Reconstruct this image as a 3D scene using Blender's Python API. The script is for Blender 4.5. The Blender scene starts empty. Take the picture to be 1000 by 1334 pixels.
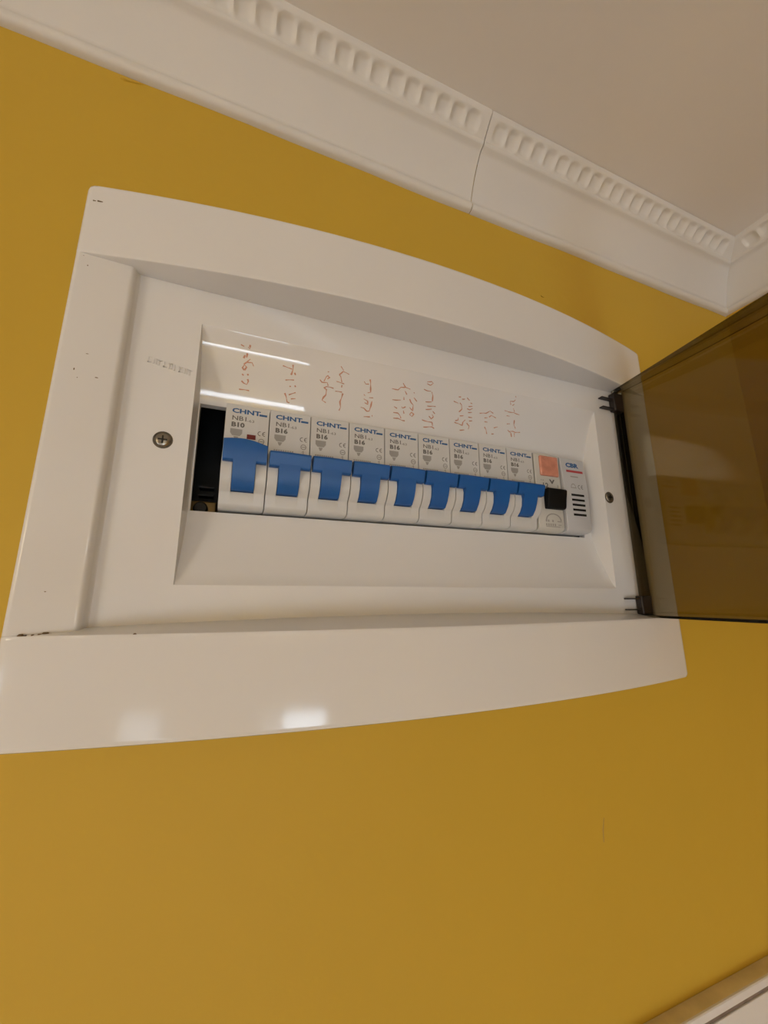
import bpy, bmesh, math, random
from mathutils import Vector, Matrix
random.seed(7)
S = bpy.context.scene
COL = S.collection
ZOFF = 2.30          # height of the breaker row above the floor (m)

# ------------------------------------------------------------------ camera
# working frame (mm): X right along the wall, Y up, Z out of the wall (Z = 0 is the breaker label face)
cam_d = bpy.data.cameras.new('camera')
cam_d.sensor_fit = 'VERTICAL'
cam_d.sensor_height = 24.0
cam_d.lens = 514.05 * 24.0 / 1334.0
cam_d.clip_start = 0.005
cam_d.clip_end = 50
cam = bpy.data.objects.new('camera', cam_d)
COL.objects.link(cam)
_r, _u, _b = (0.931731, -0.36314, -0.002665), (-0.075, -0.199601, 0.977003), (-0.355321, -0.910104, -0.21321)
cam.matrix_world = Matrix(((_r[0], _u[0], _b[0], 0.006189), (_r[1], _u[1], _b[1], -0.164364),
                           (_r[2], _u[2], _b[2], ZOFF - 0.03538), (0, 0, 0, 1)))
S.camera = cam

# ------------------------------------------------------------------ light and exposure
WINDOW_EMIT = 15.0                    # daylight behind the window panes
WINDOW_COL = (0.72, 0.85, 1.0)
SIDE_EMIT = 5.5                       # unseen window added in the left hand wall
GLAZED_EMIT = 4.0                     # the dimmer glazed door beside it
LAMP_EMIT = 21.0
TUBE_EMIT = 22.0                      # slim tube lamps on the opposite wall                      # warm ceiling lamp
LAMP_COL = (1.0, 0.85, 0.57)
world = bpy.data.worlds.new('world')
S.world = world
world.use_nodes = True
world.node_tree.nodes['Background'].inputs[0].default_value = (0.6, 0.75, 1.0, 1)
world.node_tree.nodes['Background'].inputs[1].default_value = 0.6
S.view_settings.view_transform = 'Standard'
S.view_settings.look = 'None'
S.view_settings.gamma = 1.0
S.view_settings.use_curve_mapping = False
S.view_settings.exposure = -0.52

# ------------------------------------------------------------------ helpers
def conv(p, o=(0, 0, 0)):
    return ((p[0] - o[0]) / 1000.0, -(p[2] - o[2]) / 1000.0, (p[1] - o[1]) / 1000.0)

def place(o):
    return (o[0] / 1000.0, -o[2] / 1000.0, o[1] / 1000.0 + ZOFF)

def lin(c):
    def f(v):
        v /= 255.0
        return v / 12.92 if v <= 0.04045 else ((v + 0.055) / 1.055) ** 2.4
    return (f(c[0]), f(c[1]), f(c[2]), 1)

def mat(name, rgb, rough=0.5, metal=0.0, var=0.0, vscale=30.0, bump=0.0, bscale=200.0, spec=0.5, coat=0.0):
    """procedural principled material; rgb is a linear base colour, var adds noise in value"""
    m = bpy.data.materials.new(name)
    m.use_nodes = True
    nt = m.node_tree
    b = nt.nodes['Principled BSDF']
    b.inputs['Base Color'].default_value = (*rgb[:3], 1)
    b.inputs['Roughness'].default_value = rough
    b.inputs['Metallic'].default_value = metal
    b.inputs['Specular IOR Level'].default_value = spec
    b.inputs['Coat Weight'].default_value = coat
    tc = nt.nodes.new('ShaderNodeTexCoord')
    if var > 0:
        n = nt.nodes.new('ShaderNodeTexNoise')
        n.inputs['Scale'].default_value = vscale
        n.inputs['Detail'].default_value = 6
        nt.links.new(tc.outputs['Object'], n.inputs['Vector'])
        r = nt.nodes.new('ShaderNodeValToRGB')
        r.color_ramp.elements[0].position = 0.3
        r.color_ramp.elements[1].position = 0.7
        r.color_ramp.elements[0].color = (*[c * (1 - var) for c in rgb[:3]], 1)
        r.color_ramp.elements[1].color = (*[min(1, c * (1 + var)) for c in rgb[:3]], 1)
        nt.links.new(n.outputs['Fac'], r.inputs['Fac'])
        nt.links.new(r.outputs['Color'], b.inputs['Base Color'])
    if bump > 0:
        n2 = nt.nodes.new('ShaderNodeTexNoise')
        n2.inputs['Scale'].default_value = bscale
        n2.inputs['Detail'].default_value = 4
        nt.links.new(tc.outputs['Object'], n2.inputs['Vector'])
        bp = nt.nodes.new('ShaderNodeBump')
        bp.inputs['Strength'].default_value = bump
        bp.inputs['Distance'].default_value = 0.001
        nt.links.new(n2.outputs['Fac'], bp.inputs['Height'])
        nt.links.new(bp.outputs['Normal'], b.inputs['Normal'])
    return m

def emit(name, rgb, strength):
    m = bpy.data.materials.new(name)
    m.use_nodes = True
    nt = m.node_tree
    b = nt.nodes['Principled BSDF']
    b.inputs['Base Color'].default_value = (0.8, 0.8, 0.8, 1)
    b.inputs['Emission Color'].default_value = (*rgb, 1)
    b.inputs['Emission Strength'].default_value = strength
    return m

class MB:
    """collects faces in working millimetres"""
    def __init__(self):
        self.v, self.f = [], []
    def add(self, vs, fs):
        o = len(self.v)
        self.v += [tuple(p) for p in vs]
        self.f += [[i + o for i in f] for f in fs]
        return self
    def box(self, x0, x1, y0, y1, z0, z1):
        vs = [(x, y, z) for x in (x0, x1) for y in (y0, y1) for z in (z0, z1)]
        return self.add(vs, [(0, 1, 3, 2), (4, 6, 7, 5), (0, 4, 5, 1), (2, 3, 7, 6), (0, 2, 6, 4), (1, 5, 7, 3)])
    def grid(self, rows, close=False):
        n = len(rows[0]); vs = [p for r in rows for p in r]; fs = []
        for i in range(len(rows) - 1):
            for j in range(n - 1 + (1 if close else 0)):
                k = (j + 1) % n
                fs.append((i * n + j, i * n + k, (i + 1) * n + k, (i + 1) * n + j))
        return self.add(vs, fs)
    def prism(self, prof, x0, x1):
        """profile of (Y, Z) points extruded along X with end caps"""
        n = len(prof)
        vs = [(x0, y, z) for y, z in prof] + [(x1, y, z) for y, z in prof]
        fs = [(i, (i + 1) % n, n + (i + 1) % n, n + i) for i in range(n)]
        return self.add(vs, fs + [tuple(range(n))[::-1], tuple(range(n, 2 * n))])
    def disc_stack(self, cx, cy, rings, n=24, cap=True):
        """rings of (radius, Z) lathed about the Z axis"""
        rows = [[(cx + r * math.cos(2 * math.pi * k / n), cy + r * math.sin(2 * math.pi * k / n), z) for k in range(n)] for r, z in rings]
        self.grid(rows, close=True)
        if cap:
            self.add(rows[-1], [tuple(range(n))])
        return self
    def mesh(self, name, o=(0, 0, 0), smooth=True, angle=35, recalc=True, weld=True):
        me = bpy.data.meshes.new(name)
        me.from_pydata([conv(p, o) for p in self.v], [], self.f)
        bm = bmesh.new(); bm.from_mesh(me)
        if weld:
            bmesh.ops.remove_doubles(bm, verts=bm.verts, dist=1e-6)
        if recalc:
            bmesh.ops.recalc_face_normals(bm, faces=bm.faces)
        bm.to_mesh(me); bm.free()
        if smooth:
            for p in me.polygons: p.use_smooth = True
            me.set_sharp_from_angle(angle=math.radians(angle))
        return me
    def build(self, name, material, parent=None, o=(0, 0, 0), bevel=0, seg=2, **kw):
        me = self.mesh(name, o, **kw)
        me.materials.append(material)
        ob = bpy.data.objects.new(name, me)
        COL.objects.link(ob)
        if parent is not None: ob.parent = parent
        else: ob.location = place(o)
        if bevel:
            md = ob.modifiers.new('bevel', 'BEVEL')
            md.width = bevel / 1000.0; md.segments = seg; md.limit_method = 'ANGLE'
            md.angle_limit = math.radians(35); md.harden_normals = False
        return ob

def tag(o, label=None, cat=None, group=None, kind=None):
    if label: o['label'] = label
    if cat: o['category'] = cat
    if group: o['group'] = group
    if kind: o['kind'] = kind
    return o

def empty(name, o):
    e = bpy.data.objects.new(name, None)
    e.empty_display_size = 0.01
    COL.objects.link(e)
    e.location = place(o)
    return e

def text_mb(items):
    """items: (text, x, y, z, cap height mm, x stretch, embolden) -> MB of flat lettering in the XY plane"""
    mb = MB()
    for s, x, y, z, h, sx, bold in items:
        cu = bpy.data.curves.new('lettering', 'FONT')
        cu.body = s; cu.size = 1.0; cu.offset = bold; cu.resolution_u = 2
        ob = bpy.data.objects.new('lettering', cu)
        COL.objects.link(ob)
        dg = bpy.context.evaluated_depsgraph_get()
        me = bpy.data.meshes.new_from_object(ob.evaluated_get(dg))
        k = h / 0.72
        mb.add([(x + v.co.x * k * sx, y + v.co.y * k, z) for v in me.vertices], [list(p.vertices) for p in me.polygons])
        bpy.data.objects.remove(ob); bpy.data.curves.remove(cu); bpy.data.meshes.remove(me)
    return mb

def copy_tree(o, parent=None):
    c = o.copy(); COL.objects.link(c); c.parent = parent
    for ch in list(o.children): copy_tree(ch, c)
    return c

# ------------------------------------------------------------------ materials
M = {}
M['yellow'] = mat('yellow_wall_paint', (0.57, 0.36, 0.036), 0.6, var=0.05, vscale=3.0, bump=0.25, bscale=90, spec=0.3)
M['plaster'] = mat('white_ceiling_paint', (0.82, 0.78, 0.74), 0.8, var=0.03, vscale=4, bump=0.15, bscale=120)
M['cornice'] = mat('white_cornice_paint', (0.70, 0.67, 0.63), 0.6, var=0.03, vscale=12, bump=0.15, bscale=150)
M['trimwhite'] = mat('white_gloss_trim', (0.74, 0.72, 0.71), 0.3, var=0.02, vscale=20)
M['groove'] = mat('brown_joint', (0.22, 0.165, 0.13), 0.8, var=0.2, vscale=200)
M['overpaint'] = mat('thin_yellow_overpaint', (0.64, 0.52, 0.27), 0.5, var=0.15, vscale=60)
M['overpaint_dark'] = mat('scratched_ochre_paint', (0.36, 0.22, 0.02), 0.5, var=0.15, vscale=60)
M['floor'] = mat('brown_floor', (0.45, 0.36, 0.27), 0.4, var=0.1, vscale=5)
M['plastic'] = mat('white_board_plastic', (0.73, 0.705, 0.675), 0.085, var=0.012, vscale=14, spec=0.5)
M['plate'] = mat('white_plate_plastic', (0.73, 0.71, 0.69), 0.035, var=0.012, vscale=14, spec=0.5)
M['breaker'] = mat('grey_white_breaker_plastic', (0.60, 0.59, 0.57), 0.38, var=0.02, vscale=60)
M['module'] = mat('warm_white_module_plastic', (0.57, 0.55, 0.50), 0.38, var=0.02, vscale=60)
M['module_grey'] = mat('light_grey_module_plastic', (0.53, 0.525, 0.53), 0.4, var=0.02, vscale=60)
M['blue'] = mat('blue_toggle_plastic', (0.006, 0.096, 0.34), 0.4, var=0.05, vscale=80)
M['blueprint'] = mat('blue_print', (0.02, 0.095, 0.25), 0.6, var=0.05, vscale=80)
M['darkprint'] = mat('dark_grey_print', (0.13, 0.12, 0.11), 0.6, var=0.05, vscale=80)
M['greyprint'] = mat('mid_grey_print', (0.33, 0.31, 0.285), 0.6, var=0.05, vscale=80)
M['redprint'] = mat('red_print', (0.42, 0.05, 0.06), 0.6, var=0.05, vscale=80)
M['darkred'] = mat('dark_red_window', (0.16, 0.012, 0.008), 0.3, var=0.05, vscale=80)
M['lens'] = mat('salmon_red_lens', (0.60, 0.25, 0.17), 0.15, var=0.15, vscale=250)
M['black'] = mat('black_plastic', (0.004, 0.004, 0.004), 0.55, var=0.1, vscale=80, spec=0.2)
M['box'] = mat('dark_box_plastic', (0.004, 0.0035, 0.003), 0.5, var=0.1, vscale=50)
M['brass'] = mat('dull_brass', (0.20, 0.13, 0.045), 0.4, metal=0.6, var=0.2, vscale=90)
M['steel'] = mat('zinc_steel', (0.30, 0.28, 0.24), 0.3, metal=1.0, var=0.15, vscale=300)
M['ink'] = mat('faded_red_ink', (0.54, 0.255, 0.165), 0.6, var=0.1, vscale=300)
M['dirt'] = mat('brown_dirt', (0.16, 0.10, 0.045), 0.8, var=0.3, vscale=500)
M['screwhole'] = mat('dark_screw_recess', (0.09, 0.07, 0.045), 0.6, var=0.3, vscale=500)
M['hinge'] = mat('dark_brown_hinge', (0.018, 0.012, 0.010), 0.35, var=0.1, vscale=90)
M['window'] = emit('bright_daylight_pane', WINDOW_COL, WINDOW_EMIT)
M['window_dim'] = emit('curtained_daylight_pane', WINDOW_COL, WINDOW_EMIT * 0.12)
M['glazed'] = emit('dim_daylight_pane', WINDOW_COL, GLAZED_EMIT)
M['lamp'] = emit('warm_lamp_glass', LAMP_COL, LAMP_EMIT)

def smoked():
    m = bpy.data.materials.new('smoked_brown_acrylic')
    m.use_nodes = True
    nt = m.node_tree
    for n in list(nt.nodes): nt.nodes.remove(n)
    out = nt.nodes.new('ShaderNodeOutputMaterial')
    tr = nt.nodes.new('ShaderNodeBsdfTransparent')
    gl = nt.nodes.new('ShaderNodeBsdfGlossy'); gl.inputs['Roughness'].default_value = 0.06
    gl.inputs['Color'].default_value = (0.9, 0.9, 0.9, 1)
    fr = nt.nodes.new('ShaderNodeFresnel'); fr.inputs['IOR'].default_value = 1.35
    mx = nt.nodes.new('ShaderNodeMixShader')
    tc = nt.nodes.new('ShaderNodeTexCoord')
    no = nt.nodes.new('ShaderNodeTexNoise'); no.inputs['Scale'].default_value = 8
    rp = nt.nodes.new('ShaderNodeValToRGB')
    rp.color_ramp.elements[0].color = (0.56, 0.525, 0.43, 1)
    rp.color_ramp.elements[1].color = (0.585, 0.55, 0.455, 1)
    nt.links.new(tc.outputs['Object'], no.inputs['Vector'])
    nt.links.new(no.outputs['Fac'], rp.inputs['Fac'])
    nt.links.new(rp.outputs['Color'], tr.inputs['Color'])
    nt.links.new(fr.outputs['Fac'], mx.inputs['Fac'])
    nt.links.new(tr.outputs[0], mx.inputs[1]); nt.links.new(gl.outputs[0], mx.inputs[2])
    nt.links.new(mx.outputs[0], out.inputs['Surface'])
    return m
M['smoked'] = smoked()

# ------------------------------------------------------------------ the room
ZW = -6.0                       # face of the wall with the board
XL, XR, ZF = -1500.0, 392.0, 2200.0
YC, YF = 246.5, -ZOFF * 1000    # ceiling, floor
XC = 97.5                       # centre line of the board
HX0, HX1, HY0, HY1 = -42, 237, -62, 108   # wall pocket for the flush box

b = MB()
xs, ys = [XL, HX0, HX1, XR], [YF, HY0, HY1, YC]
for i in range(3):
    for j in range(3):
        if i == 1 and j == 1: continue
        b.add([(xs[i], ys[j], ZW), (xs[i + 1], ys[j], ZW), (xs[i + 1], ys[j + 1], ZW), (xs[i], ys[j + 1], ZW)], [(0, 1, 2, 3)])
wall_back = tag(b.build('wall_back', M['yellow'], o=(0, 0, ZW), recalc=False), 'yellow painted wall carrying the breaker board', kind='structure')
b = MB().add([(XR, YF, ZW), (XR, YF, ZF), (XR, YC, ZF), (XR, YC, ZW)], [(0, 1, 2, 3)])
tag(b.build('wall_right', M['yellow'], recalc=False), 'yellow side wall meeting the corner', kind='structure')
b = MB()
SZ0, SZ1, SY0, SY1 = 700.0, 1500.0, -1300.0, -250.0
zs, ys = [ZW, SZ0, SZ1, ZF], [YF, SY0, SY1, YC]
for i in range(3):
    for j in range(3):
        if i == 1 and j == 1: continue
        b.add([(XL, ys[j], zs[i]), (XL, ys[j + 1], zs[i]), (XL, ys[j + 1], zs[i + 1]), (XL, ys[j], zs[i + 1])], [(0, 1, 2, 3)])
tag(b.build('wall_left', M['yellow'], recalc=False), 'yellow wall on the far left', kind='structure')
b = MB().add([(XL, YC, ZW), (XR, YC, ZW), (XR, YC, ZF), (XL, YC, ZF)], [(0, 1, 2, 3)])
tag(b.build('ceiling', M['plaster'], recalc=False), 'dull white painted ceiling', kind='structure')
b = MB().add([(XL, YF, ZW), (XL, YF, ZF), (XR, YF, ZF), (XR, YF, ZW)], [(0, 1, 2, 3)])
tag(b.build('floor', M['floor'], recalc=False), 'brown floor', kind='structure')
# opposite wall with the window and a glazed door
WX0, WX1, WY0, WY1 = -260, 260, -1500, -590
GX0, GX1, GY0, GY1 = -1230, -880, YF, -590
b = MB()
xs = [XL, GX0, GX1, WX0, WX1, XR]; ys = [YF, WY0, WY1, YC]
for i in range(5):
    for j in range(3):
        if (i == 3 and j == 1) or (i == 1 and j < 2): continue
        b.add([(xs[i], ys[j], ZF), (xs[i], ys[j + 1], ZF), (xs[i + 1], ys[j + 1], ZF), (xs[i + 1], ys[j], ZF)], [(0, 1, 2, 3)])
tag(b.build('wall_front', M['yellow'], recalc=False), 'yellow wall opposite the board', kind='structure')

def glazing(name, x0, x1, y0, y1, pane_mat, bars, label):
    root = tag(empty(name, ((x0 + x1) / 2, y0, ZF)), label, kind='structure')
    o = ((x0 + x1) / 2, y0, ZF)
    t = 35
    f = MB().box(x0, x0 + t, y0, y1, ZF - 15, ZF + 45).box(x1 - t, x1, y0, y1, ZF - 15, ZF + 45)
    f.box(x0 + t, x1 - t, y0, y0 + t, ZF - 15, ZF + 45).box(x0 + t, x1 - t, y1 - t, y1, ZF - 15, ZF + 45)
    f.build('window_frame', M['trimwhite'], root, o)
    xs = [x0 + t] + bars + [x1 - t]
    for i, bx in enumerate(bars):
        MB().box(bx - 14, bx + 14, y0 + t, y1 - t, ZF - 10, ZF + 40).build('mullion', M['trimwhite'], root, o)
    for i in range(len(xs) - 1):
        MB().box(xs[i], xs[i + 1], y0 + t, y1 - t, ZF + 18, ZF + 22).build('pane', pane_mat[i], root, o)
    return root
glazing('window_1', WX0, WX1, WY0, WY1, [M['window_dim'], M['window']], [-90], 'white framed window full of daylight')
glazing('door_2', GX0, GX1, GY0, GY1, [M['glazed']], [], 'narrow white framed glazed door')

M['side'] = emit('hazy_daylight_pane', (0.93, 0.95, 1.0), SIDE_EMIT)  # unseen left window, added to brighten the right wall
so = (XL, SY0, (SZ0 + SZ1) / 2)
sw = tag(empty('window_2', so), 'white framed window in the left wall', kind='structure')
f = MB().box(XL - 45, XL + 15, SY0, SY1, SZ0, SZ0 + 40).box(XL - 45, XL + 15, SY0, SY1, SZ1 - 40, SZ1)
f.box(XL - 45, XL + 15, SY0, SY0 + 40, SZ0 + 40, SZ1 - 40).box(XL - 45, XL + 15, SY1 - 40, SY1, SZ0 + 40, SZ1 - 40)
f.build('window_frame', M['trimwhite'], sw, so)
MB().box(XL - 40, XL + 10, SY0 + 40, SY1 - 40, 1086, 1114).build('mullion', M['trimwhite'], sw, so)
for a_, b_ in ((SZ0 + 40, 1086), (1114, SZ1 - 40)):
    MB().box(XL - 22, XL - 18, SY0 + 40, SY1 - 40, a_, b_).build('pane', M['side'], sw, so)

# warm globe pendant at the left
LX, LY, LZ = -1000, 95, 800
lo = (LX, YC, LZ)
lamp = tag(empty('pendant_lamp', lo), 'warm glass globe pendant hanging from the ceiling', 'lamp')
def lathe_y(cx, cz, rings, n=28):
    mb = MB()
    rows = [[(cx + r * math.cos(2 * math.pi * k / n), y, cz + r * math.sin(2 * math.pi * k / n)) for k in range(n)] for r, y in rings]
    mb.grid(rows, close=True); mb.add(rows[-1], [tuple(range(n))])
    return mb
lathe_y(LX, LZ, [(50, YC), (50, YC - 14), (12, YC - 30), (4, YC - 34), (4, LY + 106), (30, LY + 103), (32, LY + 92)]).build('lamp_fitting', M['trimwhite'], lamp, lo)
lathe_y(LX, LZ, [(100 * math.sin(math.radians(a)), LY + 100 * math.cos(math.radians(a))) for a in range(20, 180, 10)]).build('lamp_globe', M['lamp'], lamp, lo)

# two slim tube lamps on the opposite wall
M['tube'] = emit('cool_tube_glass', (0.84, 0.91, 1.0), TUBE_EMIT)
for ty, lab in ((200, 'upper slim tube lamp above the window'), (-110, 'lower slim tube lamp above the window')):
    to = (20, ty, ZF)
    tl = tag(empty('tube_lamp', to), lab, 'lamp')
    rows = [[(x, ty + 13 * math.cos(math.pi * k / 8), ZF - 45 + 13 * math.sin(math.pi * k / 8)) for k in range(16)] for x in (-300, 335)]
    MB().grid(rows, close=True).add(rows[0], [tuple(range(16))]).add(rows[1], [tuple(range(16))]).build('tube', M['tube'], tl, to, angle=50)
    MB().box(-310, 345, ty - 14, ty + 14, ZF - 22, ZF - 1).build('batten', M['trimwhite'], tl, to)
    for x0, x1 in ((-316, -300), (335, 351)):
        MB().box(x0, x1, ty - 15, ty + 15, ZF - 62, ZF - 1).build('end_cap', M['trimwhite'], tl, to)

# ------------------------------------------------------------------ cornice
# profile (out from wall, Y); the fluted band sits between the two marked points
LOWER = [(0, 202.5), (2.4, 202.6), (3.9, 203.8), (4.4, 205.6), (3.8, 207.4), (3.0, 208.6), (3.4, 210.5), (5.0, 215), (7.6, 221),
         (11.2, 227), (14.6, 231.4), (16.4, 233.0), (18.2, 233.4), (19.4, 234.4), (19.6, 235.6)]
UPPER = [(27.6, 243.4), (28.4, 244.2), (28.8, 246.5)]
BAND0, BAND1 = LOWER[-1], UPPER[0]
PITCH = 9.8
def wob(x, k):
    return 0.35 * math.sin(x * 0.031 + k) + 0.25 * math.sin(x * 0.083 + 2 * k)
def cornice_rows(prof, a0, a1, fn, step=22.0, mitre0=False, mitre1=False, edge=False):
    n = max(2, int(abs(a1 - a0) / step))
    rows = []
    for i in range(n + 1):
        r = []
        for k, (w, y) in enumerate(prof):
            s, e = a0 + (w if mitre0 else 0), a1 - (w if mitre1 else 0)
            a = s + (e - s) * i / n
            yy = y + (wob(a, 1.3) if edge and k < 4 else 0)
            r.append(fn(a, w, yy))
        rows.append(r)
    return rows
def on_back(a, w, y): return (a, y, ZW + w)
def on_right(a, w, y): return (XR - w, y, a)
SEAM = 131.0
trim1 = MB()
for prof, ed in ((LOWER, True), (UPPER, False)):
    trim1.grid(cornice_rows(prof, XL, SEAM - 0.12, on_back, edge=ed))
trim1 = tag(trim1.build('trim_1', M['cornice'], o=(0, YC, ZW), angle=50), 'white fluted ceiling cornice above the breaker board', kind='structure')
t2 = MB()
for prof, ed in ((LOWER, True), (UPPER, False)):
    t2.grid(cornice_rows([(w, y - 0.25) for w, y in prof], SEAM + 0.12, XR, on_back, mitre1=True, edge=ed))
trim2 = tag(t2.build('trim_2', M['cornice'], o=(0, YC, ZW), angle=50), 'white fluted ceiling cornice between its joint and the corner', kind='structure')
t3 = MB()
for prof, ed in ((LOWER, True), (UPPER, False)):
    t3.grid(cornice_rows(prof, ZW, ZF, on_right, mitre0=True, edge=ed))
trim3 = tag(t3.build('trim_3', M['cornice'], o=(XR, YC, ZW), angle=50), 'white ceiling cornice along the right hand wall', kind='structure')

def flute_cell():
    """one hollow of the fluted band, centred on the band; local frame in metres (x along, y = -out, z up)"""
    nu, nv = 13, 13
    d0 = Vector((BAND1[0] - BAND0[0], BAND1[1] - BAND0[1])); L = d0.length; d0 /= L
    nrm = Vector((d0.y, -d0.x))           # out and down
    vs, fs = [], []
    for i in range(nu):
        for j in range(nv):
            u = -1 + 2 * i / (nu - 1); v = -1 + 2 * j / (nv - 1)
            rr = (abs(u) / 0.90) ** 3.2 + (abs(v) / 0.86) ** 3.2
            h = -1.7 * max(0.0, 1 - rr) ** 0.8 if rr < 1 else 0.0
            w = BAND0[0] + d0.x * (v + 1) / 2 * L + nrm.x * h
            y = BAND0[1] + d0.y * (v + 1) / 2 * L + nrm.y * h
            vs.append((u * PITCH / 2 / 1000, -w / 1000, (y - YC) / 1000))
    for i in range(nu - 1):
        for j in range(nv - 1):
            a = i * nv + j
            fs.append((a, a + nv, a + nv + 1, a + 1))
    me = bpy.data.meshes.new('dentil')
    me.from_pydata(vs, [], fs)
    for p in me.polygons: p.use_smooth = True
    me.materials.append(M['cornice'])
    return me
CELL = flute_cell()
def put_cell(parent, loc, rot=0.0):
    o = bpy.data.objects.new('dentil', CELL)
    COL.objects.link(o); o.parent = parent; o.location = loc; o.rotation_euler = (0, 0, rot)
def flat_band(parent, a0, a1, fn, o, dy=0.0):
    mb = MB().grid([[fn(a, *(BAND0[0], BAND0[1] + dy)), fn(a, *(BAND1[0], BAND1[1] + dy))] for a in (a0, a1)])
    mb.build('plain_band', M['cornice'], parent, o, recalc=False)
x = SEAM - 5.5 - PITCH / 2
n = 0
while x > -330:
    put_cell(trim1, (x / 1000, 0, 0)); x -= PITCH; n += 1
flat_band(trim1, XL, x + PITCH / 2, on_back, (0, YC, ZW))
flat_band(trim1, SEAM - 5.5, SEAM - 0.12, on_back, (0, YC, ZW))
x = SEAM + 4.0 + PITCH / 2
flat_band(trim2, SEAM + 0.12, SEAM + 4.0, on_back, (0, YC, ZW), -0.25)
while x + PITCH / 2 < XR - BAND1[0] - 2:
    put_cell(trim2, (x / 1000, 0, -0.00025)); x += PITCH
mb = MB().add([on_back(x - PITCH / 2, BAND0[0], BAND0[1] - .25), on_back(XR - BAND0[0], BAND0[0], BAND0[1] - .25), on_back(XR - BAND1[0], BAND1[0], BAND1[1] - .25), on_back(x - PITCH / 2, BAND1[0], BAND1[1] - .25)], [(0, 1, 2, 3)])
mb.build('plain_band', M['cornice'], trim2, (0, YC, ZW), recalc=False)
z = ZW + BAND1[0] + 3 + PITCH / 2
mb = MB().add([on_right(ZW + BAND0[0], *BAND0), on_right(z - PITCH / 2, *BAND0), on_right(z - PITCH / 2, *BAND1), on_right(ZW + BAND1[0], *BAND1)], [(0, 1, 2, 3)])
mb.build('plain_band', M['cornice'], trim3, (XR, YC, ZW), recalc=False)
for i in range(24):
    put_cell(trim3, (0, -(z - ZW) / 1000, 0), -math.pi / 2); z += PITCH
flat_band(trim3, z - PITCH / 2, ZF, on_right, (XR, YC, ZW))

# dried paint drip and nicks under the cornice
b = MB()
dr = [(-57.5, 200.0, 0.3), (-56, 200.2, 1.2), (-53.5, 200.6, 1.0), (-51, 201.0, 0.7), (-48.4, 201.6, 0.2)]
rows = []
for x, y, r in dr:
    rows.append([(x, y + r * 0.8 * math.cos(t), ZW + max(0, r * math.sin(t))) for t in [math.pi * k / 6 for k in range(7)]])
b.grid(rows)
tag(b.build('paint_drip', M['yellow'], wall_back, (0, 0, ZW)), 'small dried drip of yellow paint')

for pts in (((190.2, -143.0), (189.0, -148.0), (188.5, -153.3)), ((183.6, 158.6), (184.9, 158.0), (186.2, 157.9))):
    m_ = MB(); wl = []
    for i_, (x, y) in enumerate(pts):
        w_ = 0.45 if i_ == 1 else 0.1
        wl.append([(x - w_, y - w_ * .3, ZW), (x, y, ZW + 0.35), (x + w_, y + w_ * .3, ZW)])
    m_.grid(wl)
    m_.build('paint_scratch', M['overpaint_dark'], wall_back, (0, 0, ZW), recalc=False)

# ------------------------------------------------------------------ head of the door below the board
DY = -228.7
ZT = 1.4
door1 = tag(empty('door_1', (100, YF, ZW)), 'white door with moulded casing below the board', kind='structure')
oc = (100, YF, ZW)
MB().prism([(DY, ZW), (DY, ZT - 0.4), (DY - 0.4, ZT), (DY - 3.6, ZT), (DY - 3.6, ZW)], -330, 388).build('casing_edge_strip', M['trimwhite'], door1, oc)
MB().prism([(DY, ZW), (DY + 0.25, ZW + 0.2), (DY + 0.25, ZT - 2.0), (DY, ZT - 1.2)], -330, 388).build('paint_overlap', M['overpaint'], door1, oc)  # lapped wall paint, with yellow bounce from the wall put into its colour
MB().prism([(DY - 3.6, ZW), (DY - 3.6, ZT - 0.7), (DY - 5.9, ZT - 0.7), (DY - 5.9, ZW)], -330, 388).build('joint', M['groove'], door1, oc)
MB().prism([(DY - 5.9, ZW), (DY - 5.9, ZT - 0.2), (DY - 6.1, ZT), (DY - 70, ZT + 1), (DY - 72, ZT - 1), (DY - 72, ZW)], -330, 388).build('casing_head', M['trimwhite'], door1, oc)
for x0 in (-330, 316):
    MB().box(x0, x0 + 72, YF, DY - 72, ZW, ZT).build('casing_jamb', M['trimwhite'], door1, oc, bevel=1)
MB().box(-258, 316, YF + 5, DY - 72, ZW - 1, ZW + 3).build('door_leaf', M['trimwhite'], door1, oc)
MB().box(-246, -222, -1330, -1170, ZW + 3, ZW + 9).build('handle_plate', M['steel'], door1, oc, bevel=1)
MB().box(-240, -120, -1215, -1199, ZW + 40, ZW + 54).box(-240, -228, -1213, -1201, ZW + 9, ZW + 40).build('handle', M['steel'], door1, oc, bevel=2)

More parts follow.
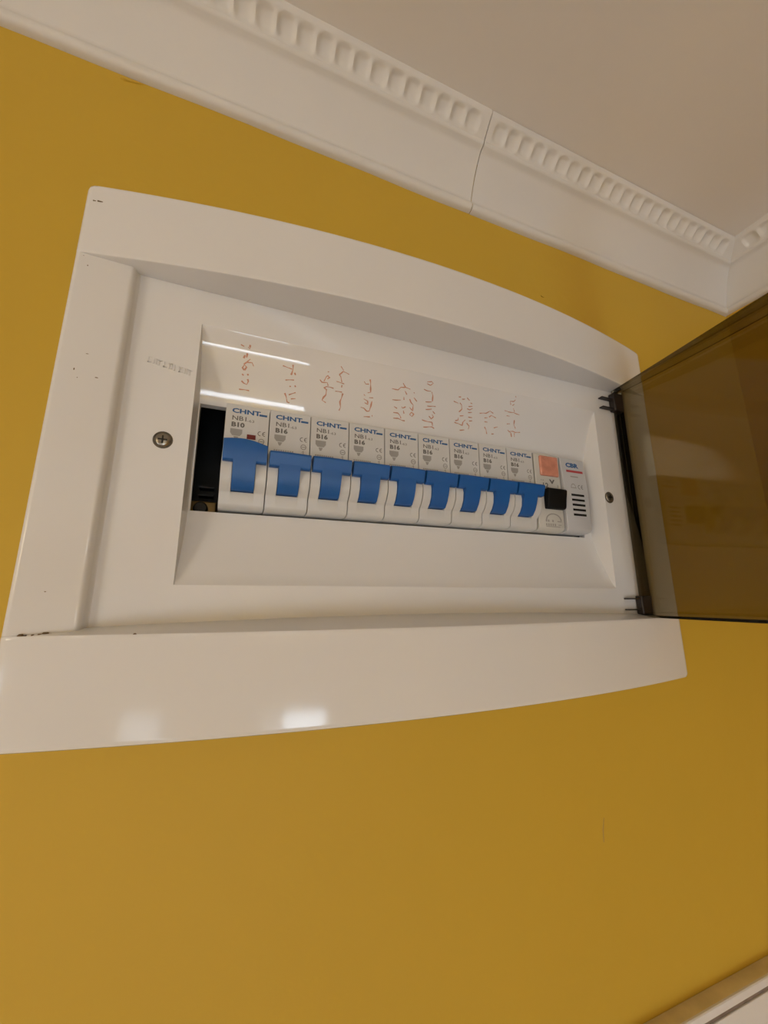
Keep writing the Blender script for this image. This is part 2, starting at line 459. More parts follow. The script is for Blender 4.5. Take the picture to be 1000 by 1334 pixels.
# ------------------------------------------------------------------ the distribution board
HALF = 154.5
def zb(x): return 22.0 - 16.0 * ((x - XC) / HALF) ** 2       # bowed front of the top and bottom rails
OB = (XC, -79.5, ZW)
board = tag(empty('distribution_board', OB), 'white plastic breaker board with bowed rails and open smoked door on yellow wall', 'breaker board')
ZFL = 2.0                                                     # floor of the door recess
XS = [XC + HALF * math.sin(math.pi / 2 * (-1 + 2 * i / 56.0)) for i in range(57)]
def corner(x, r=2.6):
    d = HALF - abs(x - XC)
    return 0.0 if d >= r else r - math.sqrt(max(0, r * r - (r - d) ** 2))
def rail(top):
    rows = []
    for x in XS:
        d = HALF - abs(x - XC)
        z = zb(x) - (1.4 - math.sqrt(max(0, 1.96 - (1.4 - d) ** 2)) if d < 1.4 else 0); c = corner(x)
        if top:
            yo = 125.5 - c
            rows.append([(x, yo, ZW), (x, yo, z - 1.6), (x, yo - 0.5, z - 0.5), (x, yo - 1.6, z), (x, yo - 2.0, z), (x, 94.6, z), (x, 94.0, z), (x, 93.3, z - 0.25), (x, 93.0, z - 0.9), (x, 93.0, ZFL - 2)])
        else:
            yo = -79.5 + c
            yf = -46.2 + 0.20 * max(0, z - ZFL)
            rows.append([(x, yo, ZW), (x, yo, z - 1.6), (x, yo + 0.5, z - 0.5), (x, yo + 1.6, z), (x, yo + 2.0, z), (x, -47.8, z), (x, -47.2, z), (x, -46.5, z - 0.25), (x, -46.2, z - 0.8), (x, yf, ZFL), (x, yf, ZFL - 2)])
    mb = MB().grid(rows)
    for r in (rows[0], rows[-1]):
        mb.add(r, [tuple(range(len(r)))])
    return mb
rail(True).build('top_rail', M['plastic'], board, OB, angle=40)
rail(False).build('bottom_rail', M['plastic'], board, OB, angle=40)
def side(mirror):
    prof = [(-57.0, ZW), (-57.0, 4.6), (-56.6, 5.6), (-55.6, 6.1), (-55.2, 6.12), (-50, 6.0), (-44, 5.8), (-38.9, 5.62), (-38.4, 5.58), (-37.4, 5.0), (-36.9, 3.6), (-36.5, 2.4), (-35.8, ZFL), (-35.8, ZFL - 2)]
    if mirror: prof = [(2 * XC - x, z) for x, z in prof]
    rows = [[(x, y, z) for x, z in prof] for y in (-46.4, -10, 30, 60, 93.2)]
    return MB().grid(rows)
side(False).build('side_panel', M['plastic'], board, OB, angle=50)
side(True).build('side_panel', M['plastic'], board, OB, angle=50)

# recess floor with the scooped window for the breakers
SX0, SX1 = -12.0, 209.0
def scoop(y0, y1, a0, a1, aend, tail):
    """profile points falling from the recess floor (Z = 2) at y0 to the window edge at y1; slopes in degrees"""
    pts = []; z = 2.0; n = 34; span = abs(y1 - y0); sg = 1 if y1 > y0 else -1
    for i in range(n + 1):
        d = span * i / n
        pts.append((y0 + sg * d, z))
        dm = span * (i + 0.5) / n
        a = a1 + (a0 - a1) * dm / span
        if dm < tail: a += (aend - a) * (1 - dm / tail)
        z -= math.tan(math.radians(a)) * span / n
    return pts
TOP = scoop(77.0, 45.5, 9.6, 21.0, 26.8, 6.0)
ZH = TOP[-1][1]
BOT = scoop(-30.5, -1.0, 9.5, 21.0, 30.0, 5.0)
_k = (ZH - 2) / (BOT[-1][1] - 2)
BOT = [(y, 2 + (z - 2) * _k) for y, z in BOT][::-1]
def sl(z): return SX0 + 1.4 * (2 - z) / 10.0
def sr(z): return SX1 - 4.0 * (2 - z) / 10.0
def zp(y):
    P = sorted(TOP + BOT)
    if y <= P[0][0] or y >= P[-1][0]: return 2.0
    for (a, za), (c, zc) in zip(P, P[1:]):
        if a <= y <= c: return za + (zc - za) * (y - a) / (c - a)
HXA, HXB, HYA, HYB = -10.2, 199.5, -1.0, 45.5
p = MB()
def rowx(y, z):
    return [(sl(z), y, z), (HXA, y, z), (40, y, z), (95, y, z), (150, y, z), (HXB, y, z), (sr(z), y, z)]
p.grid([rowx(y, z) for y, z in TOP]); p.grid([rowx(y, z) for y, z in BOT])
p.add([(sl(ZH), 45.5, ZH), (HXA, 45.5, ZH), (HXA, -1, ZH), (sl(ZH), -1, ZH)], [(0, 1, 2, 3)])
p.add([(HXB, 45.5, ZH), (sr(ZH), 45.5, ZH), (sr(ZH), -1, ZH), (HXB, -1, ZH)], [(0, 1, 2, 3)])
allp = TOP + BOT
for f, xe in ((sl, SX0), (sr, SX1)):
    rows = []
    for y, z in allp:
        rows.append([(xe, y, 2.0), (xe + (f(z) - xe) * 0.5, y, 2 + (z - 2) * 0.5), (f(z), y, z)])
    p.grid(rows)
FX0, FX1, FY0, FY1 = -36.2, 2 * XC + 36.2, -46.2, 93.0
gx, gy = [FX0, SX0, SX1, FX1], [FY0, -30.5, 77, FY1]
for i in range(3):
    for j in range(3):
        if i == 1 and j == 1: continue
        p.add([(gx[i], gy[j], 2), (gx[i + 1], gy[j], 2), (gx[i + 1], gy[j + 1], 2), (gx[i], gy[j + 1], 2)], [(0, 1, 2, 3)])
rim = [(HXA, HYA), (HXB, HYA), (HXB, HYB), (HXA, HYB)]
p.grid([[(x, y, ZH) for x, y in rim], [(x, y, -10.5) for x, y in rim]], close=True)
plate = p.build('inner_plate', M['plate'], board, OB, angle=28, weld=True, bevel=0.45)
plate.modifiers['bevel'].angle_limit = math.radians(28)
# handwriting in red pen above each breaker
STROKES = {1: [[(4.4, 54.3), (8.6, 54.4)], [(5.2, 58.0), (6.1, 57.2), (7.4, 56.7), (8.0, 58.2), (7.6, 59.1)], [(5.2, 60.9), (5.9, 60.4)], [(7.4, 61.3), (7.8, 60.7)], [(6.0, 62.6), (5.1, 63.4), (5.8, 64.8), (6.8, 64.0), (6.0, 62.6)], [(5.5, 65.0), (6.7, 66.1), (8.1, 67.6)], [(6.7, 66.1), (8.9, 66.3), (9.7, 64.9)], [(5.3, 67.4), (5.8, 68.7)], [(6.7, 69.7), (6.5, 67.9)], [(3.8, 72.7), (5.2, 72.2)], [(7.6, 73.2), (7.4, 71.7), (6.8, 72.2)]], 2: [[(23.9, 56.0), (24.7, 54.4), (25.2, 52.3), (26.3, 52.1)], [(25.7, 55.6), (28.7, 57.1)], [(26.8, 54.0), (28.9, 54.4)], [(25.7, 59.4), (26.4, 59.5)], [(28.1, 60.1), (28.5, 59.5)], [(23.7, 61.8), (27.5, 62.5)], [(25.9, 65.0), (26.3, 64.4)], [(27.5, 65.6), (28.0, 64.7)], [(26.2, 64.7), (26.7, 67.0), (26.5, 68.8)], [(22.1, 67.7), (24.2, 67.2), (26.3, 67.0)]], 3: [[(43.0, 55.0), (41.1, 55.8), (41.7, 57.3), (42.7, 58.5), (42.8, 61.0), (41.6, 61.6), (42.7, 62.3)], [(42.7, 62.3), (44.6, 62.3), (46.1, 62.2)], [(43.4, 62.8), (42.9, 64.1), (40.3, 63.9), (39.3, 64.8)], [(41.3, 64.5), (42.2, 66.6), (42.8, 67.3), (43.7, 66.5), (42.7, 65.7)], [(42.6, 68.9), (43.3, 69.0)], [(49.6, 52.4), (50.2, 54.0), (49.7, 56.5), (50.3, 58.4), (50.8, 60.6)], [(47.0, 61.0), (50.3, 61.2)], [(49.9, 63.2), (50.0, 64.3)], [(47.2, 65.5), (49.5, 65.2), (51.0, 65.1)], [(49.8, 65.6), (49.1, 67.8), (48.3, 68.6), (48.9, 69.3), (49.9, 70.4), (51.4, 70.1), (53.0, 69.7)], [(48.7, 72.4), (50.2, 70.8)]], 4: [[(62.1, 51.5), (65.3, 52.0)], [(66.3, 52.9), (66.5, 52.2)], [(60.2, 55.7), (61.8, 55.6), (63.5, 54.4), (64.7, 54.6), (65.3, 56.9), (65.7, 59.5)], [(61.4, 59.9), (63.5, 59.2), (63.6, 57.7), (62.0, 58.2)], [(61.2, 62.0), (62.0, 61.4)], [(64.1, 60.9), (66.1, 61.2)], [(63.1, 63.0), (64.6, 63.6), (64.1, 68.0), (63.7, 69.3)], [(60.8, 67.9), (61.7, 66.9), (63.3, 67.2)]], 5: [[(77.6, 53.2), (80.1, 53.6), (82.7, 52.8), (84.0, 53.0)], [(77.4, 56.0), (79.9, 56.2), (81.3, 54.9), (81.8, 53.8)], [(77.5, 58.9), (79.3, 58.4)], [(81.7, 59.6), (82.2, 58.9), (83.8, 59.9)], [(82.8, 57.8), (83.3, 56.4)], [(76.3, 62.0), (80.9, 62.6)], [(82.4, 64.4), (82.6, 63.0)], [(82.7, 67.3), (83.9, 65.8)], [(75.5, 67.2), (78.9, 67.2), (80.3, 68.7), (82.4, 69.0)], [(81.1, 70.8), (82.8, 69.1), (85.5, 68.6)], [(86.4, 56.5), (87.5, 57.8), (88.7, 56.9), (87.8, 55.6), (86.4, 56.5)], [(86.0, 59.9), (87.9, 58.6), (88.0, 61.3), (86.5, 62.6), (85.7, 63.9)], [(87.9, 65.0), (89.9, 63.5)], [(87.5, 67.4), (88.2, 67.2)]], 6: [[(94.7, 51.4), (99.6, 52.2), (101.0, 51.6)], [(93.6, 54.9), (97.2, 54.4), (99.5, 54.6), (100.0, 52.6)], [(97.4, 57.4), (98.8, 56.3), (100.1, 57.4), (99.1, 58.5)], [(99.4, 60.1), (100.8, 59.1)], [(95.2, 60.4), (98.7, 61.1)], [(95.9, 62.2), (100.8, 62.8)], [(94.7, 64.1), (98.2, 64.6)], [(98.6, 64.9), (98.5, 67.7), (97.7, 69.4)], [(93.0, 70.0), (94.9, 69.6), (97.2, 69.6)], [(94.5, 72.9), (96.4, 72.5), (97.9, 73.5), (96.8, 74.3), (94.3, 73.6)]], 7: [[(116.4, 53.0), (119.3, 53.5)], [(112.8, 56.6), (115.2, 56.2), (117.7, 55.7), (118.0, 57.4), (119.3, 58.8)], [(113.2, 57.5), (115.0, 58.1), (114.9, 59.3)], [(115.7, 60.4), (118.0, 60.8)], [(114.9, 62.3), (116.6, 63.9), (116.1, 66.1), (115.0, 67.0)], [(111.1, 67.2), (114.1, 66.5)], [(113.8, 69.8), (115.2, 70.0)], [(116.0, 69.0), (117.8, 69.3)], [(120.4, 57.3), (122.1, 55.9), (121.7, 54.2)], [(121.7, 58.7), (123.7, 59.0)], [(121.0, 60.6), (123.5, 60.6)], [(120.6, 62.9), (123.0, 63.3)], [(119.8, 64.8), (121.4, 64.4), (123.2, 65.3)], [(120.5, 66.0), (122.9, 66.4)], [(121.5, 68.0), (122.6, 67.8)], [(119.0, 70.2), (120.8, 69.0)]], 8: [[(131.9, 57.0), (133.1, 55.5), (133.7, 53.4)], [(136.8, 53.9), (138.3, 54.1)], [(131.6, 59.8), (133.6, 59.7)], [(131.3, 61.8), (133.3, 62.1)], [(127.9, 63.7), (131.9, 64.3), (134.6, 65.8), (136.8, 65.0)], [(134.2, 62.6), (135.5, 63.6), (138.8, 62.9)], [(138.0, 57.4), (140.5, 58.2)]], 9: [[(147.5, 57.5), (149.8, 56.2), (150.5, 54.1)], [(148.1, 56.8), (151.2, 57.4), (152.9, 57.0), (156.1, 57.5)], [(152.2, 56.5), (152.4, 54.4)], [(152.7, 59.1), (151.3, 61.0), (151.4, 63.5)], [(146.5, 60.8), (148.6, 61.1)], [(145.7, 65.1), (147.8, 65.1)], [(144.0, 67.6), (146.7, 67.3), (150.4, 67.4), (154.4, 66.8)], [(150.8, 67.9), (149.7, 69.6)], [(147.6, 71.2), (146.9, 72.9), (149.4, 73.3), (150.2, 74.2)], [(148.7, 71.0), (150.0, 71.9)], [(149.7, 76.0), (150.4, 75.3)]]}
for k in sorted(STROKES):
    mb = MB()
    for pl in STROKES[k]:
        pts = []
        for (x0, y0), (x1, y1) in zip(pl, pl[1:]):
            n = max(1, int(math.hypot(x1 - x0, y1 - y0) / 0.6))
            pts += [(x0 + (x1 - x0) * i / n, y0 + (y1 - y0) * i / n) for i in range(n)]
        pts.append(pl[-1])
        L, Rr = [], []
        for i, (x, y) in enumerate(pts):
            a = pts[max(0, i - 1)]; c = pts[min(len(pts) - 1, i + 1)]
            dx, dy = c[0] - a[0], c[1] - a[1]; d = math.hypot(dx, dy) or 1
            wd = 0.38 * (0.75 + 0.35 * math.sin(i * 0.9 + k))
            zz = zp(y) + 0.05
            L.append((x - dy / d * wd, y + dx / d * wd, zz)); Rr.append((x + dy / d * wd, y - dx / d * wd, zz))
        mb.grid([L, Rr])
    tag(mb.build('handwritten_note', M['ink'], board, OB, recalc=False), 'faded red handwriting')

# moulded maker's mark, too worn to read
b = MB()
for i in range(9):
    x0 = -29.6 + i * 1.85; y0 = 57.6 - 0.33 * i * 1.0
    b.box(x0, x0 + 0.45, y0 - 2.4, y0, 1.9, 2.25)
    if i % 2 == 0: b.box(x0, x0 + 1.3, y0 - 0.45, y0, 1.9, 2.25)
    if i % 3 == 0: b.box(x0, x0 + 1.3, y0 - 2.4, y0 - 1.95, 1.9, 2.25)
    if i % 3 == 1: b.box(x0 + 0.9, x0 + 1.3, y0 - 2.4, y0, 1.9, 2.25)
tag(b.build('embossed_mark', M['plate'], board, OB), 'worn embossed lettering')

# cover screws
def screw(cx, cy):
    s = MB().disc_stack(cx, cy, [(3.5, 1.9), (3.45, 2.06), (3.3, 2.08)]).build('screw', M['screwhole'], board, OB, recalc=False)  # flat dark disc on the solid plate, the hole's shade painted in
    MB().disc_stack(cx, cy, [(2.75, 2.0), (2.65, 2.3), (2.1, 2.65), (1.0, 2.85)]).build('screw_head', M['steel'], s, OB, angle=50)
    MB().box(cx - 1.6, cx + 1.6, cy - 0.3, cy + 0.3, 2.2, 2.87).box(cx - 0.3, cx + 0.3, cy - 1.6, cy + 1.6, 2.2, 2.87).build('screw_slot', M['box'], s, OB)
screw(-21.0, 23.9); screw(212.6, 22.4)

# specks and scuffs
SPECK = [(-52.3, 88.2, 0.5, 0.5), (-47.7, 51.8, 0.9, 0.3), (-43.8, 43.1, 1.0, 0.4), (-50.7, 45.0, 0.4, 0.9), (-49.4, 41.9, 0.4, 0.3), (-47.7, -33.1, 0.5, 0.3), (-54.0, 92.0, 0.5, .15)]
for x, y, rx, ry in SPECK:
    zz = 6.16 - 0.03 * (x + 55)
    n = 9
    MB().add([(x + rx * .6 * math.cos(2 * math.pi * k / n) * random.uniform(.7, 1.1), y + ry * .6 * math.sin(2 * math.pi * k / n) * random.uniform(.7, 1.1), zz) for k in range(n)], [tuple(range(n))]).build('scuff', M['dirt'], board, OB, recalc=False)
for x, w in ((-51.6, 0.9), (-50.4, 0.5), (-48.6, 0.6), (-46.9, 0.8), (-45.6, 1.3), (-44.1, 0.8), (-42.8, 0.6), (-41.2, 0.6), (-39.8, 0.5), (-38.8, 0.5), (-20.3, 0.5)):
    zc0 = 6.6 if x < -46 else (6.2 if x < -30 else 12.6)
    rows = [[(x + w * r * math.cos(2 * math.pi * k / 9), -46.5 + h_, zc0 + 0.8 * r * math.sin(2 * math.pi * k / 9)) for k in range(9)] for r, h_ in ((1.0, 0), (0.9, 0.35 * w), (0.5, 0.75 * w))]
    MB().grid(rows, close=True).add(rows[-1], [tuple(range(9))]).build('grime', M['dirt'], board, OB)
for x0, x1 in ((-54.2, -53.2), (-52.6, -50.8)):
    MB().box(x0, x1, 117.0, 117.35, zb(x0) - 0.5, zb(x1) + 0.03).build('scuff', M['dirt'], board, OB)

# flush box behind the plate
b = MB()
x0, x1, y0, y1, z0 = HX0 + 1, HX1 - 1, HY0 + 1, HY1 - 1, -72
b.add([(x0, y0, z0), (x1, y0, z0), (x1, y1, z0), (x0, y1, z0), (x0, y0, -6.5), (x1, y0, -6.5), (x1, y1, -6.5), (x0, y1, -6.5)],
      [(0, 1, 2, 3), (0, 4, 5, 1), (1, 5, 6, 2), (2, 6, 7, 3), (3, 7, 4, 0)])
b.build('back_box', M['box'], board, OB, recalc=False)
MB().prism([(5, -60), (5, -52), (10, -52), (10, -59), (35, -59), (35, -52), (40, -52), (40, -60)], 0, x1 - 2).build('din_rail', M['steel'], board, OB)
tb = MB().box(-38, -1.2, -7, 7.5, -38, -26).build('terminal_bar', M['brass'], board, OB, bevel=0.6)
MB().disc_stack(-7.6, 3.6, [(3.0, -26.2), (3.0, -23.5), (2.4, -22.6)]).build('terminal_screw', M['box'], tb, OB)
MB().box(-9.5, -3.2, 11.0, 11.8, -36, -30).box(-9.5, -3.2, 14.8, 15.6, -36, -30).build('terminal_fin', M['box'], tb, OB)

# ------------------------------------------------------------------ smoked door, swung open on the right
PVX, PVZ = 224.0, 3.6
TH = math.radians(82.8)
DLEN = 259.0
def dpt(s, f, y):
    """s along the closed door from the hinge, f forward of its back rim"""
    return (PVX - s * math.cos(TH) + f * math.sin(TH), y, PVZ + s * math.sin(TH) + f * math.cos(TH))
def ff(s): return zb(PVX - s) - PVZ + 0.3
NS = 40
ss = [DLEN * i / NS for i in range(NS + 1)]
YT, YB = 92.6, -46.2
d = MB()
TK = 1.8
def shell(k):            # k = 0 outer skin, 1 inner skin
    rows = []
    for i, s in enumerate(ss):
        if k:
            s2 = min(max(s, TK), DLEN - TK)
            yt, yb, fo = YT - 2.6, YB + 2.6, ff(s2) - TK
        else:
            s2, yt, yb, fo = s, YT, YB, ff(s)
        rows.append([dpt(s2, 0, yb), dpt(s2, fo - 0.8, yb), dpt(s2, fo, yb + 0.8), dpt(s2, fo, (yt + yb) / 2), dpt(s2, fo, yt - 0.8), dpt(s2, fo - 0.8, yt), dpt(s2, 0, yt)])
    return rows
ro, ri = shell(0), shell(1)
d.grid(ro); d.grid(ri)
n = 7
for r0, r1 in ((ro[0], ri[0]), (ro[-1], ri[-1])):
    d.add(r0, [(0, 1, 2, 3, 4, 5, 6)]); d.add(r1, [(0, 1, 2, 3, 4, 5, 6)])
for a in range(NS):      # back rims of the top and bottom skirt
    d.add([ro[a][0], ro[a + 1][0], ri[a + 1][0], ri[a][0]], [(0, 1, 2, 3)])
    d.add([ro[a][6], ro[a + 1][6], ri[a + 1][6], ri[a][6]], [(0, 1, 2, 3)])
for r0, r1 in ((ro[0], ri[0]), (ro[-1], ri[-1])):
    d.add([r0[0], r0[6], r1[6], r1[0]], [(0, 1, 2, 3)])
door = tag(d.build('door', M['smoked'], board, OB, angle=30), 'transparent smoked brown door swung open')
for ya in (86.4, 80.0, -36.1, -42.0):
    MB().box(213.5, 226.0, ya - 0.35, ya + 0.35, 2.2, 5.2).build('hinge_lug', M['hinge'], door, OB, bevel=0.15)
for y0, y1 in ((78.5, 90.5), (-44.6, -34.5)):
    MB().box(222.6, 230.5, y0, y1, 2.1, 6.2).build('hinge_block', M['hinge'], door, OB, bevel=0.6)

# ------------------------------------------------------------------ circuit breakers
PW, BW = 17.7, 17.3
def nose(bulge):
    p = [(44.5, -14), (44.5, -0.4), (44.1, 0), (24.6, 0)]
    if bulge:
        p += [(23.6, 0.6), (21.6, 2.4), (18.5, 3.9), (15, 4.4), (11.5, 3.9), (8.6, 2.3), (6.8, 0.4), (6.0, -0.3)]
    else:
        p += [(24.2, -1.5), (22, -2.4), (15, -1.6), (8, -2.4), (6.9, -2.4), (6.6, -0.5), (6.0, -0.3)]
    return p + [(1.8, -0.8), (0.8, -1.4), (0.2, -3.0), (0.0, -5.0), (0.0, -14)]
OBK = (PW / 2, 0, -50)
def arc_band(cx, cy, r0, r1, a0, a1, z, n=10):
    vs = []
    for k in range(n + 1):
        a = math.radians(a0 + (a1 - a0) * k / n)
        vs += [(cx + r0 * math.cos(a), cy + r0 * math.sin(a), z), (cx + r1 * math.cos(a), cy + r1 * math.sin(a), z)]
    return vs, [(2 * k, 2 * k + 1, 2 * k + 3, 2 * k + 2) for k in range(n)]
def ce(x, y, z, h):
    """the CE mark: two round letters built from arcs"""
    r = h / 2; vs, fs = [], []
    for cx in (x + r, x + r * 2.75):
        v, f = arc_band(cx, y + r, r * 0.72, r, 80, 280, z)
        fs += [[i + len(vs) for i in q] for q in f]; vs += v
    cx = x + r * 2.75; o = len(vs)
    vs += [(cx - r * 0.9, y + r * 0.87, z), (cx - r * 0.05, y + r * 0.87, z), (cx - r * 0.05, y + r * 1.13, z), (cx - r * 0.9, y + r * 1.13, z)]
    fs.append([o, o + 1, o + 2, o + 3])
    return vs, fs
def breaker(first):
    r = empty('circuit_breaker', OBK)
    e = (PW - BW) / 2
    b = MB()
    b.prism(nose(True), e, 4.3); b.prism(nose(True), 13.3, PW - e); b.prism(nose(False), 4.3, 13.3)
    b.prism([(62, -50), (62, -18), (58, -14), (44.5, -14), (0, -14), (-14, -14), (-18, -18), (-18, -50)], e, PW - e)
    b.build('body', M['breaker'], r, OBK, angle=40, weld=False)
    t = MB()
    if first:
        ytop = [26.2, 26.6, 26.9, 26.9, 26.5, 25.8, 25.0]; lo = 17.6
    else:
        ytop = [23.4, 23.5, 23.55, 23.55, 23.5, 23.45, 23.4]; lo = 17.0
    x0, x1 = 0.55, PW - 0.55
    rows = []
    for i, yt in enumerate(ytop):        # wide grip of the toggle
        x = x0 + (x1 - x0) * i / (len(ytop) - 1)
        rows.append([(x, lo, 3.6), (x, lo, 6.0), (x, lo + 0.3, 6.5), (x, lo + 0.8, 6.7), (x, yt - 1.3, 8.2), (x, yt - 0.4, 7.8), (x, yt, 6.8), (x, yt, 2.0), (x, lo + 1, 2.0)])
    t.grid(rows, close=True)
    for r_ in (rows[0], rows[-1]): t.add(r_, [tuple(range(9))])
    stem = [(lo + 2, 7.02), (lo + 0.5, 6.68), (lo - 1.5, 6.2), (lo - 4, 5.4), (lo - 7, 4.0), (8.4, 2.7), (7.3, 1.8), (7.0, 0.8), (7.0, -2.4), (lo + 2, -2.4)]
    t.prism(stem, 4.5, 13.1)
    t.build('toggle', M['blue'], r, OBK, angle=40, weld=False)
    z = 0.04
    text_mb([('CHNT', 2.5, 40.6, z, 2.0, 1.45, 0.035)]).add([(13.4, 40.5, z), (16.6, 40.5, z), (16.6, 41.4, z), (13.4, 41.4, z)], [(0, 1, 2, 3)]).build('brand_print', M['blueprint'], r, OBK, recalc=False, smooth=False)
    text_mb([('NB1', 2.6, 37.3, z, 2.0, 1.25, 0.012), ('-63', 8.6, 37.1, z, 1.2, 1.4, 0.0), ('B10' if first else 'B16', 2.6, 34.4, z, 2.0, 1.2, 0.045),
             ]).add(*ce(13.2, 31.6, z, 2.1)).build('rating_print', M['darkprint'], r, OBK, recalc=False, smooth=False)
    g = MB().add([(2.4, 33.4, z), (7.1, 33.4, z), (7.1, 31.6, z), (6.2, 30.4, z), (3.3, 30.4, z), (2.4, 31.6, z)], [(0, 1, 2, 3, 4, 5)])
    g.add([(3.8, 30.1, z), (5.8, 30.1, z), (5.1, 28.6, z), (4.4, 28.6, z)], [(0, 1, 2, 3)])
    if not first:
        for i in range(9):
            g.add([(2.4 + i * 0.95, 26.1, z), (3.05 + i * 0.95, 26.1, z), (3.05 + i * 0.95, 26.7, z), (2.4 + i * 0.95, 26.7, z)], [(0, 1, 2, 3)])
    n = 16; ring = []
    for rr in (1.3, 0.9):
        ring.append([(14.9 + rr * math.cos(2 * math.pi * k / n), 29.2 + rr * math.sin(2 * math.pi * k / n), z) for k in range(n)])
    g.grid(ring, close=True)
    g.add([(14.2, 29.0, z), (15.7, 29.0, z), (15.7, 29.4, z), (14.2, 29.4, z)], [(0, 1, 2, 3)])
    g.add([(14.75, 25.0, z), (15.1, 25.0, z), (15.1, 27.4, z), (14.75, 27.4, z)], [(0, 1, 2, 3)])
    g.add([(14.2, 26.6, z), (14.75, 27.0, z), (14.75, 27.4, z), (14.0, 26.6, z)], [(0, 1, 2, 3)])
    g.build('approval_print', M['greyprint'], r, OBK, recalc=False, smooth=False)
    if first:
        MB().box(9.0, 12.5, 29.6, 31.6, -0.2, 0.25).build('contact_indicator', M['darkred'], r, OBK, bevel=0.1)
    return r
GRP = 'circuit breakers in the board'
b1 = tag(breaker(True), 'leftmost breaker, tall rounded blue toggle and dark red indicator, beside the empty black slot', 'breaker', GRP)
proto = breaker(False)
ORD = ['second breaker from the empty black slot, blue toggle switched up', 'third breaker from the empty black slot, blue toggle switched up',
       'fourth breaker from the empty black slot, blue toggle switched up', 'middle breaker of the nine blue-toggled breakers, fifth from the left',
       'fourth blue-toggled breaker counting left from the red lamp module', 'third blue-toggled breaker counting left from the red lamp module',
       'second blue-toggled breaker counting left from the red lamp module', 'blue-toggled breaker directly beside the red lamp module']
for i, lab in enumerate(ORD):
    o = proto if i == 0 else copy_tree(proto)
    o.location = place((OBK[0] + PW * (i + 1), OBK[1], OBK[2]))
    tag(o, lab, 'breaker', GRP)

# ------------------------------------------------------------------ lamp module with black rocker
LX0, LX1 = 160.2, 178.0
OL = ((LX0 + LX1) / 2, 0, -50)
lm = tag(empty('lamp_module', OL), 'narrow module with salmon red lamp over black rocker, right of the blue breakers', 'switch module')
prof = [(44.5, -14), (44.5, -0.6), (43.9, 0), (2.0, 0), (0.9, -0.8), (0.2, -2.6), (0.0, -5), (0, -14)]
MB().prism(prof, LX0, LX1).prism([(62, -50), (62, -14), (-18, -14), (-18, -50)], LX0, LX1).build('body', M['module'], lm, OL, angle=40, weld=False, bevel=0.35)
MB().box(163.6, 176.6, 31.2, 43.0, -0.5, 1.1).build('lamp_lens', M['lens'], lm, OL, bevel=0.9, seg=3)
MB().prism([(12.2, -0.5), (12.4, 2.0), (13.2, 2.8), (17.5, 3.4), (22.4, 4.4), (23.4, 3.8), (23.7, -0.5)], 165.0, 178.0).build('rocker', M['black'], lm, OL, bevel=0.8, angle=50)
z = 0.05
text_mb([('12', 164.4, 24.4, z, 2.9, 1.15, 0.03), ('V', 170.2, 27.2, z, 2.3, 1.6, 0.06), ('- -', 163.8, 28.2, z, 1.6, 1.0, 0.03), ('1', 175.2, 25.2, z, 1.6, 0.9, 0.02)]).build('rating_print', M['darkprint'], lm, OL, recalc=False, smooth=False)
g = MB()
ring = [[(170.5 + rr * math.cos(math.pi * k / 12), 6.0 + 0.72 * rr * math.sin(math.pi * k / 12), z) for k in range(13)] for rr in (5.6, 4.7)]
g.grid(ring)
for i in range(5):
    x = 164.8 + i * 1.5
    g.box(x, x + 0.85, 2.9, 4.2, 0, z)
    if i in (0, 1, 3): g.box(x, x + 1.0, 5.1, 6.3, 0, z)
g.box(164.8, 174.6, 2.3, 2.7, 0, z)
g.box(173.0, 176.0, 5.3, 5.8, 0, z).box(173.4, 175.6, 3.4, 3.8, 0, z)
g.build('wiring_print', M['greyprint'], lm, OL, recalc=False, smooth=False)

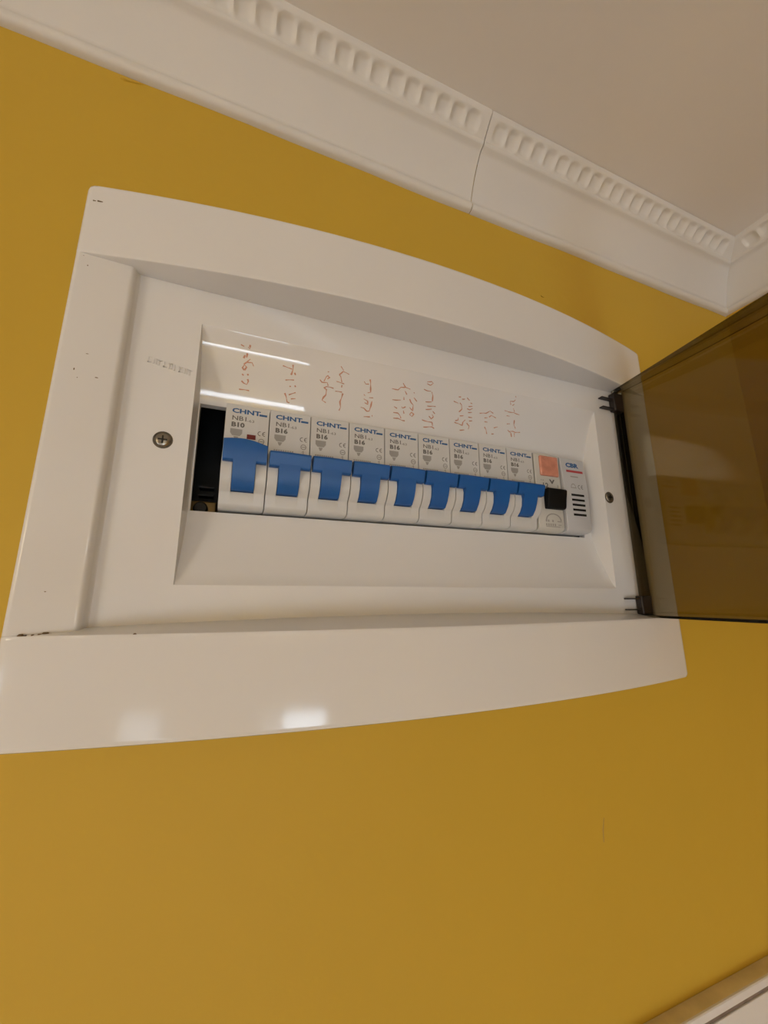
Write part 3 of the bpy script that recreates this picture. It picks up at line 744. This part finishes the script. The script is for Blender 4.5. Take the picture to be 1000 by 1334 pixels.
# ------------------------------------------------------------------ grey slotted module at the right end
CX0, CX1 = 178.9, 196.7
OC = ((CX0 + CX1) / 2, 0, -50)
cm = tag(empty('buzzer_module', OC), 'light grey module with five black slots and red stripe at the right end', 'buzzer module')
prof = [(44.0, -14), (44.0, -0.6), (43.4, 0.2), (24, 1.6), (2.0, 1.2), (0.8, 0.2), (0.2, -2.0), (0.0, -5), (0, -14)]
MB().prism(prof, CX0, CX1).prism([(62, -50), (62, -14), (-18, -14), (-18, -50)], CX0, CX1).build('body', M['module_grey'], cm, OC, angle=40, weld=False, bevel=0.35)
def zc(y): return (0.2 + (43.4 - y) / 19.4 * 1.4 if y > 24 else 1.6 - (24 - y) / 22 * 0.4) + 0.06
def strip(mb, x0_, x1_, y0_, y1_):
    return mb.add([(x0_, y0_, zc(y0_)), (x1_, y0_, zc(y0_)), (x1_, y1_, zc(y1_)), (x0_, y1_, zc(y1_))], [(0, 1, 2, 3)])
tm = text_mb([('CBR', 182.6, 38.4, 0, 2.6, 1.35, 0.05)])
tm.v = [(x, y, zc(y)) for x, y, _ in tm.v]
tm.build('brand_print', M['blueprint'], cm, OC, recalc=False, smooth=False)
strip(MB(), 182.4, 194.9, 35.2, 36.6).build('red_stripe', M['redprint'], cm, OC, recalc=False, smooth=False)
tm = MB().add(*ce(189.3, 25.3, 0, 2.6))
tm.v = [(x, y, zc(y)) for x, y, _ in tm.v]
tm.build('approval_print', M['darkprint'], cm, OC, recalc=False, smooth=False)
g = strip(strip(MB(), 184.8, 190.6, 32.3, 33.0), 183.8, 188.0, 25.6, 26.1)
ring = [[(185.9 + rr * math.cos(math.pi * k / 10), 26.1 + 1.2 * rr * math.sin(math.pi * k / 10), zc(27)) for k in range(11)] for rr in (1.9, 1.45)]
g.grid(ring)
g.build('bell_print', M['greyprint'], cm, OC, recalc=False, smooth=False)
for i in range(5):
    yy = 21.6 - i * 2.85
    MB().box(183.6 + i * 0.12, 193.2 + i * 0.08, yy - 0.62, yy + 0.62, 0.4, zc(yy) + 0.02).build('sound_slot', M['black'], cm, OC)
